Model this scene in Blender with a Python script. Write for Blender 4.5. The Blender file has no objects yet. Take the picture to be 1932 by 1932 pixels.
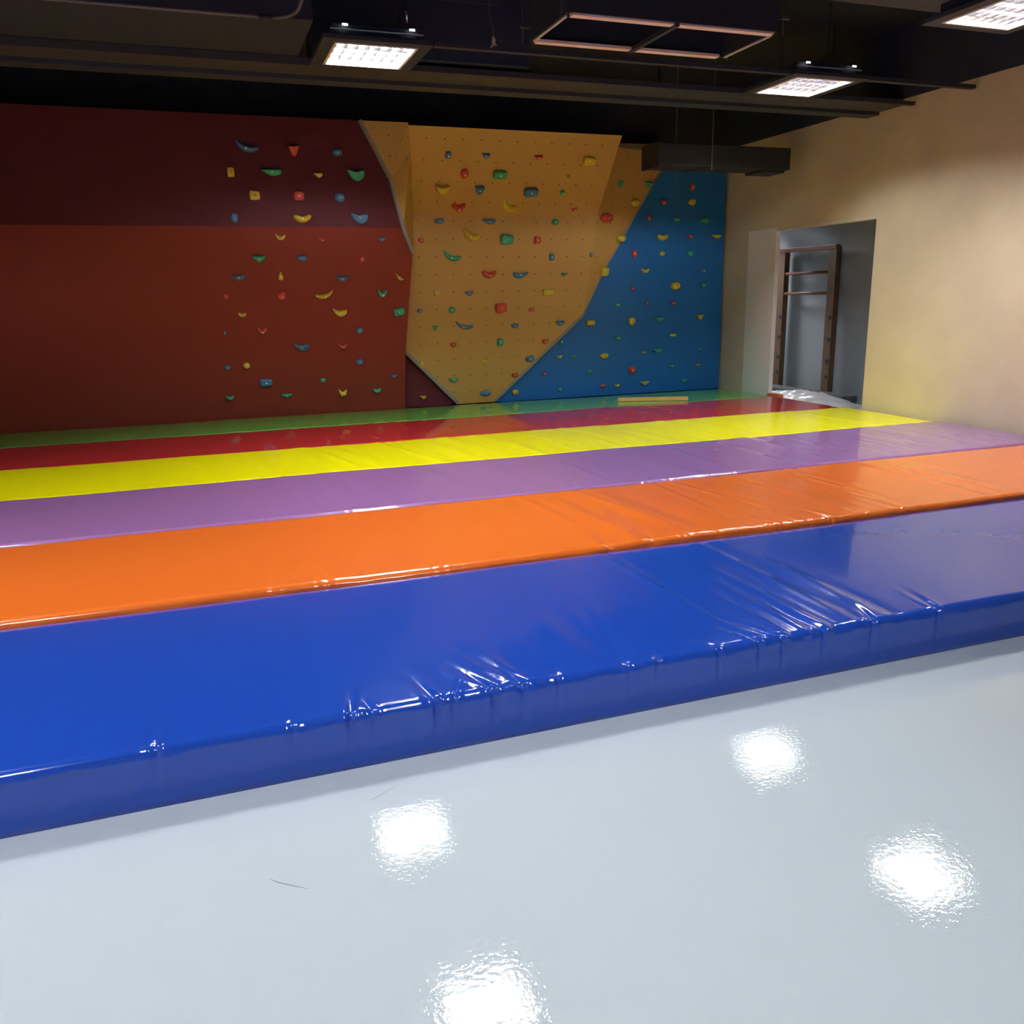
import bpy, bmesh, math, random
from math import sin, cos, pi, radians
from mathutils import Vector, Matrix, Euler
random.seed(7)
sc = bpy.context.scene
C = sc.collection
HOLDS = [
('red', 'ru', 0.709, 10.022, 3.139, 0.259, 0.134, 'banana', 'b', 0, 'blue banana-shaped climbing hold on the red panel, above right of a yellow blocky one'),
('red', 'ru', 1.183, 10.021, 3.106, 0.126, 0.11, 'tri', 'r', 0, 'red triangular climbing hold on the red panel, above right of a green pointed wedge-shaped one'),
('red', 'ru', 1.651, 10.021, 3.109, 0.104, 0.077, 'round', 'b', 0, 'blue round climbing hold on the red panel, above left of a green scooped one'),
('red', 'ru', 0.523, 10.015, 2.876, 0.073, 0.104, 'rect', 'y', 0, 'yellow blocky climbing hold on the red panel, below left of a blue banana-shaped one'),
('red', 'ru', 0.928, 10.015, 2.882, 0.254, 0.076, 'wedge', 'g', 0, 'green pointed wedge-shaped climbing hold on the red panel, above right of a yellow blocky one'),
('red', 'ru', 1.425, 10.014, 2.868, 0.101, 0.051, 'wedge', 'y', 0, 'yellow pointed wedge-shaped climbing hold on the red panel, above right of a red blocky one'),
('red', 'ru', 1.833, 10.015, 2.876, 0.201, 0.119, 'scoop', 'g', 0, 'green scooped climbing hold on the red panel, above right of a blue round one'),
('red', 'ru', 0.744, 10.008, 2.649, 0.112, 0.095, 'rect', 'y', 0, 'yellow blocky climbing hold on the red panel, below left of a green pointed wedge-shaped one'),
('red', 'ru', 1.205, 10.008, 2.65, 0.108, 0.094, 'rect', 'r', 0, 'red blocky climbing hold on the red panel, just above a yellow kidney-shaped one'),
('red', 'ru', 1.642, 10.008, 2.643, 0.109, 0.098, 'round', 'b', 0, 'blue round climbing hold on the red panel, below left of a green scooped one'),
('red', 'ru', 0.516, 10.002, 2.421, 0.069, 0.097, 'egg', 'b', 0, 'blue oval climbing hold on the red panel, below left of a yellow blocky one'),
('red', 'ru', 1.223, 10.002, 2.422, 0.228, 0.092, 'bean', 'y', 0, 'yellow kidney-shaped climbing hold on the red panel, just below a red blocky one'),
('red', 'ru', 1.842, 10.002, 2.423, 0.2, 0.116, 'scoop', 'b', 0, 'blue scooped climbing hold on the red panel, below right of a blue round one'),
('red', 'rl', 0.976, 10.03, 2.231, 0.121, 0.077, 'horn', 'y', 0, 'yellow two-horned climbing hold on the red panel, below left of a yellow kidney-shaped one'),
('red', 'rl', 1.431, 10.037, 2.206, 0.103, 0.043, 'bean', 'r', 0, 'red kidney-shaped climbing hold on the red panel, above right of a blue oval one'),
('red', 'rl', 2.082, 10.036, 2.21, 0.093, 0.051, 'wedge', 'b', 0, 'blue pointed wedge-shaped climbing hold on the red panel, above right of a red round one'),
('red', 'rl', 0.737, 10.094, 2.013, 0.154, 0.076, 'moon', 'g', 0, 'green half-moon climbing hold on the red panel, above left of a yellow pear-shaped one'),
('red', 'rl', 1.198, 10.094, 2.013, 0.102, 0.059, 'egg', 'b', 0, 'blue oval climbing hold on the red panel, above right of a yellow pear-shaped one'),
('red', 'rl', 1.862, 10.097, 2.002, 0.059, 0.064, 'round', 'r', 0, 'red round climbing hold on the red panel, below left of a blue pointed wedge-shaped one'),
('red', 'rl', 0.505, 10.151, 1.814, 0.136, 0.066, 'scoop', 'b', 0, 'blue scooped climbing hold on the red panel, above right of a red round one'),
('red', 'rl', 0.958, 10.147, 1.828, 0.062, 0.098, 'pear', 'y', 0, 'yellow pear-shaped climbing hold on the red panel, just above a red oval one'),
('red', 'rl', 1.634, 10.158, 1.793, 0.159, 0.069, 'moon', 'b', 0, 'blue half-moon climbing hold on the red panel, above right of a yellow banana-shaped one'),
('red', 'rl', 2.298, 10.153, 1.808, 0.123, 0.094, 'spike', 'y', 0, 'yellow thin spiky climbing hold on the red panel, above right of a green two-horned one'),
('red', 'rl', 0.361, 10.206, 1.624, 0.055, 0.069, 'round', 'r', 0, 'red round climbing hold on the red panel, below left of a blue scooped one'),
('red', 'rl', 0.96, 10.21, 1.612, 0.1, 0.089, 'egg', 'r', 30, 'red oval climbing hold on the red panel, just below a yellow pear-shaped one'),
('red', 'rl', 1.429, 10.208, 1.618, -0.223, 0.105, 'banana', 'y', 0, 'yellow banana-shaped climbing hold on the red panel, above left of a yellow fat crescent one'),
('red', 'rl', 2.094, 10.206, 1.624, 0.123, 0.116, 'horn', 'g', 0, 'green two-horned climbing hold on the red panel, below left of a yellow thin spiky one'),
('red', 'rl', 0.518, 10.267, 1.415, 0.095, 0.057, 'bean', 'y', 0, 'yellow kidney-shaped climbing hold on the red panel, above right of a blue round one'),
('red', 'rl', 1.604, 10.266, 1.42, 0.192, 0.113, 'crescent', 'y', 0, 'yellow fat crescent climbing hold on the red panel, below right of a yellow banana-shaped one'),
('red', 'rl', 2.3, 10.268, 1.411, 0.132, 0.088, 'rect', 'g', 12, 'green blocky climbing hold on the red panel, below right of a green two-horned one'),
('red', 'rl', 0.718, 10.319, 1.236, 0.12, 0.097, 'horn', 'r', 0, 'red two-horned climbing hold on the red panel, below right of a yellow kidney-shaped one'),
('red', 'rl', 1.827, 10.329, 1.201, 0.08, 0.066, 'egg', 'b', 25, 'blue oval climbing hold on the red panel, above right of a red two-horned one'),
('red', 'rl', 1.15, 10.38, 1.028, 0.178, 0.082, 'scoop', 'b', 0, 'blue scooped climbing hold on the red panel, above left of a green round one'),
('red', 'rl', 1.624, 10.381, 1.025, 0.108, 0.074, 'horn', 'r', 0, 'red two-horned climbing hold on the red panel, below left of a blue oval one'),
('red', 'rl', 0.315, 10.323, 1.223, 0.027, 0.048, 'round', 'b', 0, 'blue round climbing hold on the red panel, below left of a yellow kidney-shaped one'),
('red', 'rl', 0.52, 10.432, 0.846, 0.076, 0.073, 'round', 'y', 0, 'yellow round climbing hold on the red panel, right of a blue oval one'),
('red', 'rl', 0.307, 10.437, 0.831, 0.068, 0.056, 'egg', 'b', 0, 'blue oval climbing hold on the red panel, left of a yellow round one'),
('red', 'rl', 1.826, 10.437, 0.831, 0.082, 0.073, 'round', 'b', 0, 'blue round climbing hold on the red panel, below right of a red two-horned one'),
('red', 'rl', 0.725, 10.492, 0.64, 0.144, 0.08, 'rect', 'b', 0, 'blue blocky climbing hold on the red panel, above left of a green half-moon one'),
('red', 'rl', 1.384, 10.495, 0.631, 0.062, 0.055, 'round', 'g', 0, 'green round climbing hold on the red panel, above left of a yellow two-horned one'),
('red', 'rl', 2.251, 10.494, 0.634, -0.094, 0.051, 'wedge', 'b', 0, 'blue pointed wedge-shaped climbing hold on the red panel, above right of a green kidney-shaped one'),
('red', 'rl', 1.614, 10.543, 0.464, 0.116, 0.111, 'horn', 'y', 0, 'yellow two-horned climbing hold on the red panel, below right of a green round one'),
('red', 'rl', 2.036, 10.543, 0.465, 0.114, 0.066, 'bean', 'g', 0, 'green kidney-shaped climbing hold on the red panel, below left of a blue pointed wedge-shaped one'),
('red', 'rl', 0.951, 10.542, 0.469, 0.145, 0.056, 'moon', 'g', 0, 'green half-moon climbing hold on the red panel, below right of a blue blocky one'),
('red', 'rl', 0.311, 10.54, 0.476, 0.11, 0.058, 'bean', 'g', 0, 'green kidney-shaped climbing hold on the red panel, just below a blue oval one'),
('redtri', 'base', 2.664, 10.78, 0.32, 0.099, 0.051, 'wedge', 'y', 0, 'yellow pointed wedge-shaped climbing hold on the small red corner left of the yellow panel'),
('yellow', 'yu', 2.916, 10.077, 3.136, 0.071, 0.089, 'egg', 'b', -15, 'blue oval climbing hold on the main yellow panel, above left of a red oval one'),
('yellow', 'yu', 3.365, 10.073, 3.142, 0.107, 0.065, 'tri', 'b', 0, 'blue triangular climbing hold on the main yellow panel, above left of a green blocky one'),
('yellow', 'yu', 4.017, 10.07, 3.146, 0.118, 0.065, 'moon', 'r', 0, 'red half-moon climbing hold on the main yellow panel, above left of a yellow two-horned one'),
('yellow', 'yu', 4.682, 10.08, 3.132, 0.158, 0.096, 'rect', 'y', 0, 'yellow blocky climbing hold on the main yellow panel, above right of a yellow two-horned one'),
('yellow', 'yu', 3.142, 10.201, 2.958, 0.089, 0.122, 'egg', 'r', 0, 'red oval climbing hold on the main yellow panel, above left of a blue triangular one'),
('yellow', 'yu', 3.579, 10.198, 2.963, 0.169, 0.102, 'rect', 'g', 0, 'green blocky climbing hold on the main yellow panel, below right of a blue triangular one'),
('yellow', 'yu', 4.44, 10.197, 2.964, 0.096, 0.068, 'horn', 'y', 0, 'yellow two-horned climbing hold on the main yellow panel, just above a green round one'),
('yellow', 'yu', 2.892, 10.312, 2.799, 0.177, 0.131, 'scoop', 'y', 0, 'yellow scooped climbing hold on the main yellow panel, above left of a red kidney-shaped one'),
('yellow', 'yu', 3.352, 10.313, 2.797, 0.127, 0.117, 'tri', 'b', 0, 'blue triangular climbing hold on the main yellow panel, below right of a red oval one'),
('yellow', 'yu', 4.017, 10.319, 2.79, 0.176, 0.107, 'rect', 'b', 5, 'blue blocky climbing hold on the main yellow panel, above right of a yellow banana-shaped one'),
('yellow', 'yu', 4.436, 10.319, 2.79, 0.063, 0.063, 'round', 'g', 0, 'green round climbing hold on the main yellow panel, just below a yellow two-horned one'),
('yellow', 'yu', 3.127, 10.44, 2.616, 0.193, 0.109, 'bean', 'r', 0, 'red kidney-shaped climbing hold on the main yellow panel, above right of a blue oval one'),
('yellow', 'yu', 3.764, 10.423, 2.64, 0.203, 0.181, 'banana', 'y', 0, 'yellow banana-shaped climbing hold on the main yellow panel, below left of a blue blocky one'),
('yellow', 'yu', 4.643, 10.443, 2.612, 0.107, 0.058, 'horn', 'r', 15, 'red two-horned climbing hold on the main yellow panel, below right of a green round one'),
('yellow', 'yl', 2.9, 10.508, 2.452, 0.125, 0.062, 'egg', 'b', 8, 'blue oval climbing hold on the main yellow panel, below left of a red kidney-shaped one'),
('yellow', 'yl', 3.528, 10.508, 2.449, 0.186, 0.063, 'wedge', 'b', 0, 'blue wedge-shaped climbing hold on the main yellow panel, above right of a yellow banana-shaped one'),
('yellow', 'yl', 4.413, 10.508, 2.457, 0.1, 0.072, 'round', 'g', 0, 'green round climbing hold on the main yellow panel, below left of a red two-horned one'),
('yellow', 'yl', 3.304, 10.524, 2.296, 0.221, 0.164, 'banana', 'y', 0, 'yellow banana-shaped climbing hold on the main yellow panel, below left of a blue wedge-shaped one'),
('yellow', 'yl', 3.762, 10.529, 2.246, 0.163, 0.118, 'rect', 'g', 0, 'green blocky climbing hold on the main yellow panel, below right of a blue wedge-shaped one'),
('yellow', 'yl', 4.175, 10.53, 2.238, 0.082, 0.085, 'rect', 'r', 0, 'red blocky climbing hold on the main yellow panel, topmost of its red blocky holds'),
('yellow', 'yl', 2.674, 10.531, 2.231, 0.077, 0.054, 'egg', 'r', 0, 'red oval climbing hold on the main yellow panel, second-highest of its red oval holds'),
('yellow', 'yl', 3.056, 10.549, 2.053, 0.242, 0.141, 'banana', 'g', 0, 'green banana-shaped climbing hold on the main yellow panel, below left of a yellow banana-shaped one'),
('yellow', 'yl', 4.379, 10.552, 2.03, 0.072, 0.084, 'egg', 'b', 0, 'blue oval climbing hold on the main yellow panel, above left of a green half-moon one'),
('yellow', 'yl', 4.932, 10.549, 2.06, 0.045, 0.052, 'egg', 'b', 0, 'blue oval climbing hold on the main yellow panel, above right of a green half-moon one'),
('yellow', 'yl', 3.539, 10.572, 1.832, 0.227, 0.107, 'bean', 'r', 0, 'red kidney-shaped climbing hold on the main yellow panel, above right of a blue half-moon one'),
('yellow', 'yl', 3.958, 10.574, 1.815, -0.212, 0.079, 'scoop', 'b', 0, 'blue scooped climbing hold on the main yellow panel, right of a red kidney-shaped one'),
('yellow', 'yl', 4.562, 10.573, 1.821, 0.095, 0.046, 'moon', 'g', 0, 'green half-moon climbing hold on the main yellow panel, below right of a blue oval one'),
('yellow', 'yl', 2.852, 10.595, 1.613, 0.067, 0.075, 'egg', 'y', 0, 'yellow oval climbing hold on the main yellow panel, above left of a green oval one'),
('yellow', 'yl', 3.273, 10.596, 1.603, 0.134, 0.061, 'moon', 'b', 0, 'blue half-moon climbing hold on the main yellow panel, above right of a green oval one'),
('yellow', 'yl', 4.348, 10.596, 1.598, 0.163, 0.079, 'rect', 'y', 0, 'yellow blocky climbing hold on the main yellow panel, below left of a green half-moon one'),
('yellow', 'yl', 2.633, 10.616, 1.405, 0.063, 0.048, 'round', 'b', 0, 'blue round climbing hold on the main yellow panel, above left of a green triangular one'),
('yellow', 'yl', 3.048, 10.616, 1.405, 0.075, 0.082, 'egg', 'g', 0, 'green oval climbing hold on the main yellow panel, above left of a blue banana-shaped one'),
('yellow', 'yl', 3.7, 10.615, 1.416, 0.148, 0.115, 'rect', 'r', 6, 'red blocky climbing hold on the main yellow panel, second-highest of its red blocky holds'),
('yellow', 'yl', 4.115, 10.619, 1.383, 0.08, 0.042, 'egg', 'r', 0, 'red oval climbing hold on the main yellow panel, third-highest of its red oval holds'),
('yellow', 'yl', 2.829, 10.638, 1.193, 0.078, 0.058, 'tri', 'g', 0, 'green triangular climbing hold on the main yellow panel, below right of a blue round one'),
('yellow', 'yl', 3.211, 10.636, 1.214, 0.262, 0.117, 'banana', 'b', 0, 'blue banana-shaped climbing hold on the main yellow panel, below right of a green oval one'),
('yellow', 'yl', 3.891, 10.639, 1.188, 0.098, 0.064, 'egg', 'b', 0, 'blue oval climbing hold on the main yellow panel, above right of a green blocky one'),
('yellow', 'yl', 4.524, 10.637, 1.203, 0.128, 0.081, 'moon', 'b', 0, 'blue half-moon climbing hold on the main yellow panel, above right of a red oval one'),
('yellow', 'yl', 3.058, 10.661, 0.972, 0.096, 0.066, 'tri', 'r', 0, 'red triangular climbing hold on the main yellow panel, below left of a blue banana-shaped one'),
('yellow', 'yl', 3.694, 10.66, 0.985, 0.08, 0.096, 'rect', 'g', 0, 'green blocky climbing hold on the main yellow panel, below left of a blue oval one'),
('yellow', 'yl', 4.319, 10.661, 0.974, 0.086, 0.06, 'egg', 'r', 0, 'red oval climbing hold on the main yellow panel, fourth-highest of its red oval holds'),
('yellow', 'yl', 3.484, 10.685, 0.74, 0.071, 0.057, 'round', 'y', 0, 'yellow round climbing hold on the main yellow panel, below left of a green blocky one'),
('yellow', 'yl', 4.111, 10.684, 0.754, 0.118, 0.076, 'egg', 'b', 10, 'blue oval climbing hold on the main yellow panel, above right of a red oval one'),
('yellow', 'yl', 2.646, 10.684, 0.75, 0.062, 0.095, 'pear', 'y', 0, 'yellow pear-shaped climbing hold on the main yellow panel, left of a green kidney-shaped one'),
('yellow', 'yl', 3.068, 10.706, 0.534, 0.14, 0.067, 'bean', 'g', 0, 'green kidney-shaped climbing hold on the main yellow panel, just below a red triangular one'),
('yellow', 'yl', 3.905, 10.705, 0.547, 0.091, 0.053, 'egg', 'r', 0, 'red oval climbing hold on the main yellow panel, fifth-highest of its red oval holds'),
('yellow', 'yl', 3.499, 10.727, 0.332, 0.144, 0.072, 'egg', 'b', 0, 'blue oval climbing hold on the main yellow panel, just below a yellow round one'),
('dark', 'dk', 5.363, 10.588, 2.944, 0.078, 0.083, 'egg', 'g', 0, 'green oval climbing hold on the shaded yellow panel, above left of a yellow round one'),
('dark', 'dk', 5.857, 10.742, 2.963, 0.167, 0.078, 'moon', 'g', 0, 'green half-moon climbing hold on the shaded yellow panel, above right of a yellow round one'),
('dark', 'dk', 5.632, 10.699, 2.726, 0.125, 0.091, 'round', 'y', 0, 'yellow round climbing hold on the shaded yellow panel, below left of a green half-moon one'),
('dark', 'dk', 5.15, 10.573, 2.518, 0.207, 0.122, 'round', 'r', 0, 'red round climbing hold on the shaded yellow panel, above left of a yellow round one'),
('dark', 'dk', 5.416, 10.685, 2.277, 0.145, 0.099, 'round', 'y', 0, 'yellow round climbing hold on the shaded yellow panel, below right of a red round one'),
('dark', 'dk', 5.161, 10.656, 1.853, 0.132, 0.114, 'rect', 'y', 0, 'yellow blocky climbing hold on the shaded yellow panel, below left of a yellow round one'),
('blue', 'base', 6.545, 10.78, 2.959, 0.081, 0.113, 'pear', 'r', 0, 'red pear-shaped climbing hold on the blue panel, just above a yellow round one'),
('blue', 'base', 6.55, 10.78, 2.755, 0.111, 0.087, 'round', 'y', 0, 'yellow round climbing hold on the blue panel, just below a red pear-shaped one'),
('blue', 'base', 6.112, 10.78, 2.742, 0.104, 0.064, 'tri', 'r', 0, 'red triangular climbing hold on the blue panel, above right of a red oval one'),
('blue', 'base', 5.899, 10.78, 2.543, 0.06, 0.069, 'egg', 'r', 0, 'red oval climbing hold on the blue panel, below left of a red triangular one'),
('blue', 'base', 6.327, 10.78, 2.524, 0.097, 0.059, 'egg', 'g', 0, 'green oval climbing hold on the blue panel, above left of a red triangular one'),
('blue', 'base', 6.767, 10.78, 2.521, 0.158, 0.082, 'egg', 'g', 0, 'green oval climbing hold on the blue panel, above left of a yellow pointed wedge-shaped one'),
('blue', 'base', 6.105, 10.78, 2.295, 0.193, 0.097, 'bean', 'y', 0, 'yellow kidney-shaped climbing hold on the blue panel, just above a yellow round one'),
('blue', 'base', 6.534, 10.78, 2.305, 0.109, 0.052, 'tri', 'r', 0, 'red triangular climbing hold on the blue panel, just above a green pointed wedge-shaped one'),
('blue', 'base', 6.946, 10.78, 2.309, 0.175, 0.053, 'wedge', 'y', 0, 'yellow pointed wedge-shaped climbing hold on the blue panel, below right of a green oval one'),
('blue', 'base', 5.675, 10.78, 2.083, 0.082, 0.105, 'egg', 'r', -10, 'red oval climbing hold on the blue panel, above left of a yellow kidney-shaped one'),
('blue', 'base', 6.105, 10.78, 2.078, 0.077, 0.061, 'round', 'y', 0, 'yellow round climbing hold on the blue panel, just below a yellow kidney-shaped one'),
('blue', 'base', 6.53, 10.78, 2.076, 0.124, 0.083, 'wedge', 'g', 0, 'green pointed wedge-shaped climbing hold on the blue panel, just below a red triangular one'),
('blue', 'base', 5.85, 10.78, 1.858, 0.147, 0.071, 'bean', 'y', 0, 'yellow kidney-shaped climbing hold on the blue panel, below right of a red oval one'),
('blue', 'base', 6.763, 10.78, 1.852, 0.077, 0.073, 'egg', 'b', 0, 'blue oval climbing hold on the blue panel, just above a green triangular one'),
('blue', 'base', 5.67, 10.78, 1.626, 0.06, 0.055, 'round', 'r', 0, 'red round climbing hold on the blue panel, above left of a red triangular one'),
('blue', 'base', 6.318, 10.78, 1.654, 0.14, 0.112, 'round', 'y', 0, 'yellow round climbing hold on the blue panel, just above a red round one'),
('blue', 'base', 6.763, 10.78, 1.647, 0.088, 0.088, 'tri', 'g', 0, 'green triangular climbing hold on the blue panel, just below a blue oval one'),
('blue', 'base', 5.421, 10.78, 1.416, 0.129, 0.052, 'wedge', 'g', 0, 'green pointed wedge-shaped climbing hold on the blue panel, above left of a yellow oval one'),
('blue', 'base', 5.88, 10.78, 1.421, 0.068, 0.053, 'tri', 'r', 0, 'red triangular climbing hold on the blue panel, above left of a green pointed wedge-shaped one'),
('blue', 'base', 6.298, 10.78, 1.422, 0.069, 0.059, 'round', 'r', 0, 'red round climbing hold on the blue panel, just below a yellow round one'),
('blue', 'base', 5.654, 10.78, 1.192, 0.093, 0.112, 'egg', 'y', 0, 'yellow oval climbing hold on the blue panel, topmost of its yellow oval holds'),
('blue', 'base', 6.07, 10.78, 1.209, 0.184, 0.059, 'wedge', 'g', 0, 'green pointed wedge-shaped climbing hold on the blue panel, below right of a red triangular one'),
('blue', 'base', 6.732, 10.78, 1.223, 0.112, 0.075, 'tri', 'y', 0, 'yellow triangular climbing hold on the blue panel, below right of a red round one'),
('blue', 'base', 6.308, 10.78, 0.985, 0.104, 0.043, 'egg', 'y', 0, 'yellow oval climbing hold on the blue panel, below right of a green pointed wedge-shaped one'),
('blue', 'base', 5.448, 10.78, 0.974, 0.092, 0.056, 'egg', 'g', 0, 'green oval climbing hold on the blue panel, below left of a yellow oval one'),
('blue', 'base', 5.856, 10.78, 0.763, 0.075, 0.04, 'bean', 'y', 0, 'yellow kidney-shaped climbing hold on the blue panel, left of a green pointed wedge-shaped one'),
('blue', 'base', 6.056, 10.78, 0.774, 0.174, 0.069, 'wedge', 'g', 0, 'green pointed wedge-shaped climbing hold on the blue panel, right of a yellow kidney-shaped one'),
('blue', 'base', 6.735, 10.78, 0.767, 0.069, 0.041, 'round', 'b', 0, 'blue round climbing hold on the blue panel, just above a yellow half-moon one'),
('blue', 'base', 5.241, 10.78, 0.74, 0.12, 0.073, 'egg', 'y', 0, 'yellow oval climbing hold on the blue panel, third-highest of its yellow oval holds'),
('blue', 'base', 6.721, 10.78, 0.549, 0.083, 0.039, 'moon', 'y', 0, 'yellow half-moon climbing hold on the blue panel, just below a blue round one'),
('blue', 'base', 6.296, 10.78, 0.551, 0.067, 0.038, 'egg', 'g', 0, 'green oval climbing hold on the blue panel, above left of a green half-moon one'),
('blue', 'base', 5.665, 10.78, 0.528, 0.101, 0.115, 'egg', 'r', -12, 'red oval climbing hold on the blue panel, above left of a yellow half-moon one'),
('blue', 'base', 6.497, 10.78, 0.338, 0.103, 0.056, 'moon', 'g', 0, 'green half-moon climbing hold on the blue panel, below right of a green oval one'),
('blue', 'base', 5.87, 10.78, 0.337, 0.149, 0.061, 'moon', 'y', 0, 'yellow half-moon climbing hold on the blue panel, below right of a red oval one'),
('blue', 'base', 5.228, 10.78, 0.328, 0.083, 0.049, 'egg', 'r', 0, 'red oval climbing hold on the blue panel, left of a yellow kidney-shaped one'),
('blue', 'base', 5.441, 10.78, 0.326, 0.084, 0.049, 'bean', 'y', 0, 'yellow kidney-shaped climbing hold on the blue panel, right of a red oval one'),
('blue', 'base', 5.029, 10.78, 1.189, 0.127, 0.072, 'rect', 'y', 0, 'yellow blocky climbing hold on the blue panel, above left of a green oval one'),
('blue', 'base', 4.578, 10.78, 0.756, 0.076, 0.053, 'bean', 'y', 0, 'yellow kidney-shaped climbing hold on the blue panel, left of a green oval one'),
('blue', 'base', 4.788, 10.78, 0.745, 0.074, 0.042, 'egg', 'g', 0, 'green oval climbing hold on the blue panel, right of a yellow kidney-shaped one'),
('blue', 'base', 4.352, 10.78, 0.535, 0.068, 0.047, 'egg', 'r', 0, 'red oval climbing hold on the blue panel, above left of a green oval one'),
('blue', 'base', 5.024, 10.78, 0.54, 0.082, 0.051, 'egg', 'g', 0, 'green oval climbing hold on the blue panel, above left of a red oval one'),
('blue', 'base', 4.582, 10.78, 0.316, 0.065, 0.045, 'egg', 'g', 0, 'green oval climbing hold on the blue panel, below right of a red oval one'),
('blue', 'base', 3.933, 10.78, 0.314, 0.086, 0.072, 'egg', 'y', 0, 'yellow oval climbing hold on the blue panel, below left of a red oval one'),
('blue', 'base', 4.605, 10.78, 0.951, 0.055, 0.06, 'egg', 'g', 0, 'green oval climbing hold on the blue panel, just above a yellow kidney-shaped one')]
POLYS = {'yl': [[2.5757, 10.5, 2.53], [2.5605, 10.5475, 2.0707], [2.4436, 10.6703, 0.8837], [3.1077, 10.7399, 0.211], [3.6398, 10.7396, 0.2141], [4.8547, 10.6293, 1.2802], [4.9881, 10.5, 2.53]], 'yu': [[2.5757, 10.5, 2.53], [4.9881, 10.5, 2.53], [5.0326, 9.8975, 3.3936], [2.4216, 9.896, 3.3957]], 'nf': [[1.8967, 9.97, 3.434], [2.1966, 9.95, 2.841], [2.3204, 9.96, 2.3001], [2.422, 10.0, 2.0554], [2.5773, 10.5175, 2.3609], [2.479, 10.0621, 3.1577], [2.4189, 9.8794, 3.4195]], 'dk': [[4.8545, 10.6288, 1.2803], [5.1356, 10.6555, 1.7929], [5.6318, 10.7253, 2.5104], [6.0907, 10.79, 3.1727], [6.1846, 10.7951, 3.3747], [5.05, 10.43, 3.36], [4.99, 10.515, 2.53]], 'rl': [[-2.6, 10.62, 0.2], [2.397, 10.6181, 0.2066], [2.3856, 10.4169, 0.8995], [2.4478, 10.0834, 2.0478], [2.35, 10.0, 2.335], [-2.6, 10.0, 2.335]], 'ru': [[-2.6, 10.0, 2.335], [2.35, 10.0, 2.335], [2.235, 10.014, 2.84], [1.955, 10.029830165677144, 3.4436878243338667], [-2.6, 10.029830165677144, 3.4436878243338667]]}
PLANES = {'base': [0.0, -1.0, 0.0], 'rl': [0.0, -0.9603, -0.2789], 'ru': [0.0, -0.9996, 0.0269], 'yl': [0.0, -0.9947, -0.1029], 'yu': [0.0, -0.8201, -0.5722], 'nf': [0.0, -0.8892, -0.4575], 'dk': [0.2987, -0.9475, -0.1144], 'n0': [0.0, -1.0, 0.0], 'n1': [0.0, -1.0, 0.0], 'n2': [0.0, -1.0, 0.0], 'n3': [0.0, -1.0, 0.0]}

# ------------------------------------------------------------------ helpers
MATS = {}
def mat(name, col, rough=.5, metal=0., spec=.5, coat=0., coat_rough=.1, emit=None, bump=None, alpha=None):
    m = bpy.data.materials.new(name); m.use_nodes = True
    nt = m.node_tree; b = nt.nodes['Principled BSDF']
    b.inputs['Base Color'].default_value = (*col, 1)
    b.inputs['Roughness'].default_value = rough
    b.inputs['Metallic'].default_value = metal
    b.inputs['Specular IOR Level'].default_value = spec
    b.inputs['Coat Weight'].default_value = coat
    b.inputs['Coat Roughness'].default_value = coat_rough
    if emit:
        b.inputs['Emission Color'].default_value = (*emit[0], 1)
        b.inputs['Emission Strength'].default_value = emit[1]
    if bump:
        sc_, st, dist = bump
        tc = nt.nodes.new('ShaderNodeTexCoord'); n = nt.nodes.new('ShaderNodeTexNoise')
        n.inputs['Scale'].default_value = sc_; n.inputs['Detail'].default_value = 3
        bp = nt.nodes.new('ShaderNodeBump'); bp.inputs['Strength'].default_value = st
        bp.inputs['Distance'].default_value = dist
        nt.links.new(tc.outputs['Object'], n.inputs['Vector'])
        nt.links.new(n.outputs['Fac'], bp.inputs['Height'])
        nt.links.new(bp.outputs['Normal'], b.inputs['Normal'])
        if coat: nt.links.new(bp.outputs['Normal'], b.inputs['Coat Normal'])
    MATS[name] = m
    return m
def vary(m, scale, amount, stretch=(1, 1, 1)):
    """soft patchy variation of the base colour (wear, smudges)"""
    nt = m.node_tree; b = nt.nodes['Principled BSDF']
    col = tuple(b.inputs['Base Color'].default_value)
    tc = nt.nodes.new('ShaderNodeTexCoord'); mp = nt.nodes.new('ShaderNodeMapping')
    mp.inputs['Scale'].default_value = stretch
    n = nt.nodes.new('ShaderNodeTexNoise'); n.inputs['Scale'].default_value = scale; n.inputs['Detail'].default_value = 4
    mr = nt.nodes.new('ShaderNodeMapRange')
    mr.inputs['From Min'].default_value = .3; mr.inputs['From Max'].default_value = .7
    mr.inputs['To Min'].default_value = 1 - amount; mr.inputs['To Max'].default_value = 1 + amount
    mx = nt.nodes.new('ShaderNodeVectorMath'); mx.operation = 'SCALE'
    mx.inputs[0].default_value = col[:3]
    nt.links.new(tc.outputs['Object'], mp.inputs['Vector']); nt.links.new(mp.outputs['Vector'], n.inputs['Vector'])
    nt.links.new(n.outputs['Fac'], mr.inputs['Value']); nt.links.new(mr.outputs['Result'], mx.inputs['Scale'])
    nt.links.new(mx.outputs['Vector'], b.inputs['Base Color'])
def obj(name, bm, m, parent=None, smooth=False, loc=None):
    me = bpy.data.meshes.new(name)
    bmesh.ops.recalc_face_normals(bm, faces=bm.faces[:])
    bm.to_mesh(me); bm.free()
    if m: me.materials.append(m)
    if smooth: me.polygons.foreach_set('use_smooth', [True] * len(me.polygons))
    o = bpy.data.objects.new(name, me); C.objects.link(o)
    if loc is not None: o.location = loc
    if parent: o.parent = parent
    return o
def tag(o, label, cat, group=None):
    o['label'] = label; o['category'] = cat
    if group: o['group'] = group
    return o
def struct(o): o['kind'] = 'structure'; return o
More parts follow.
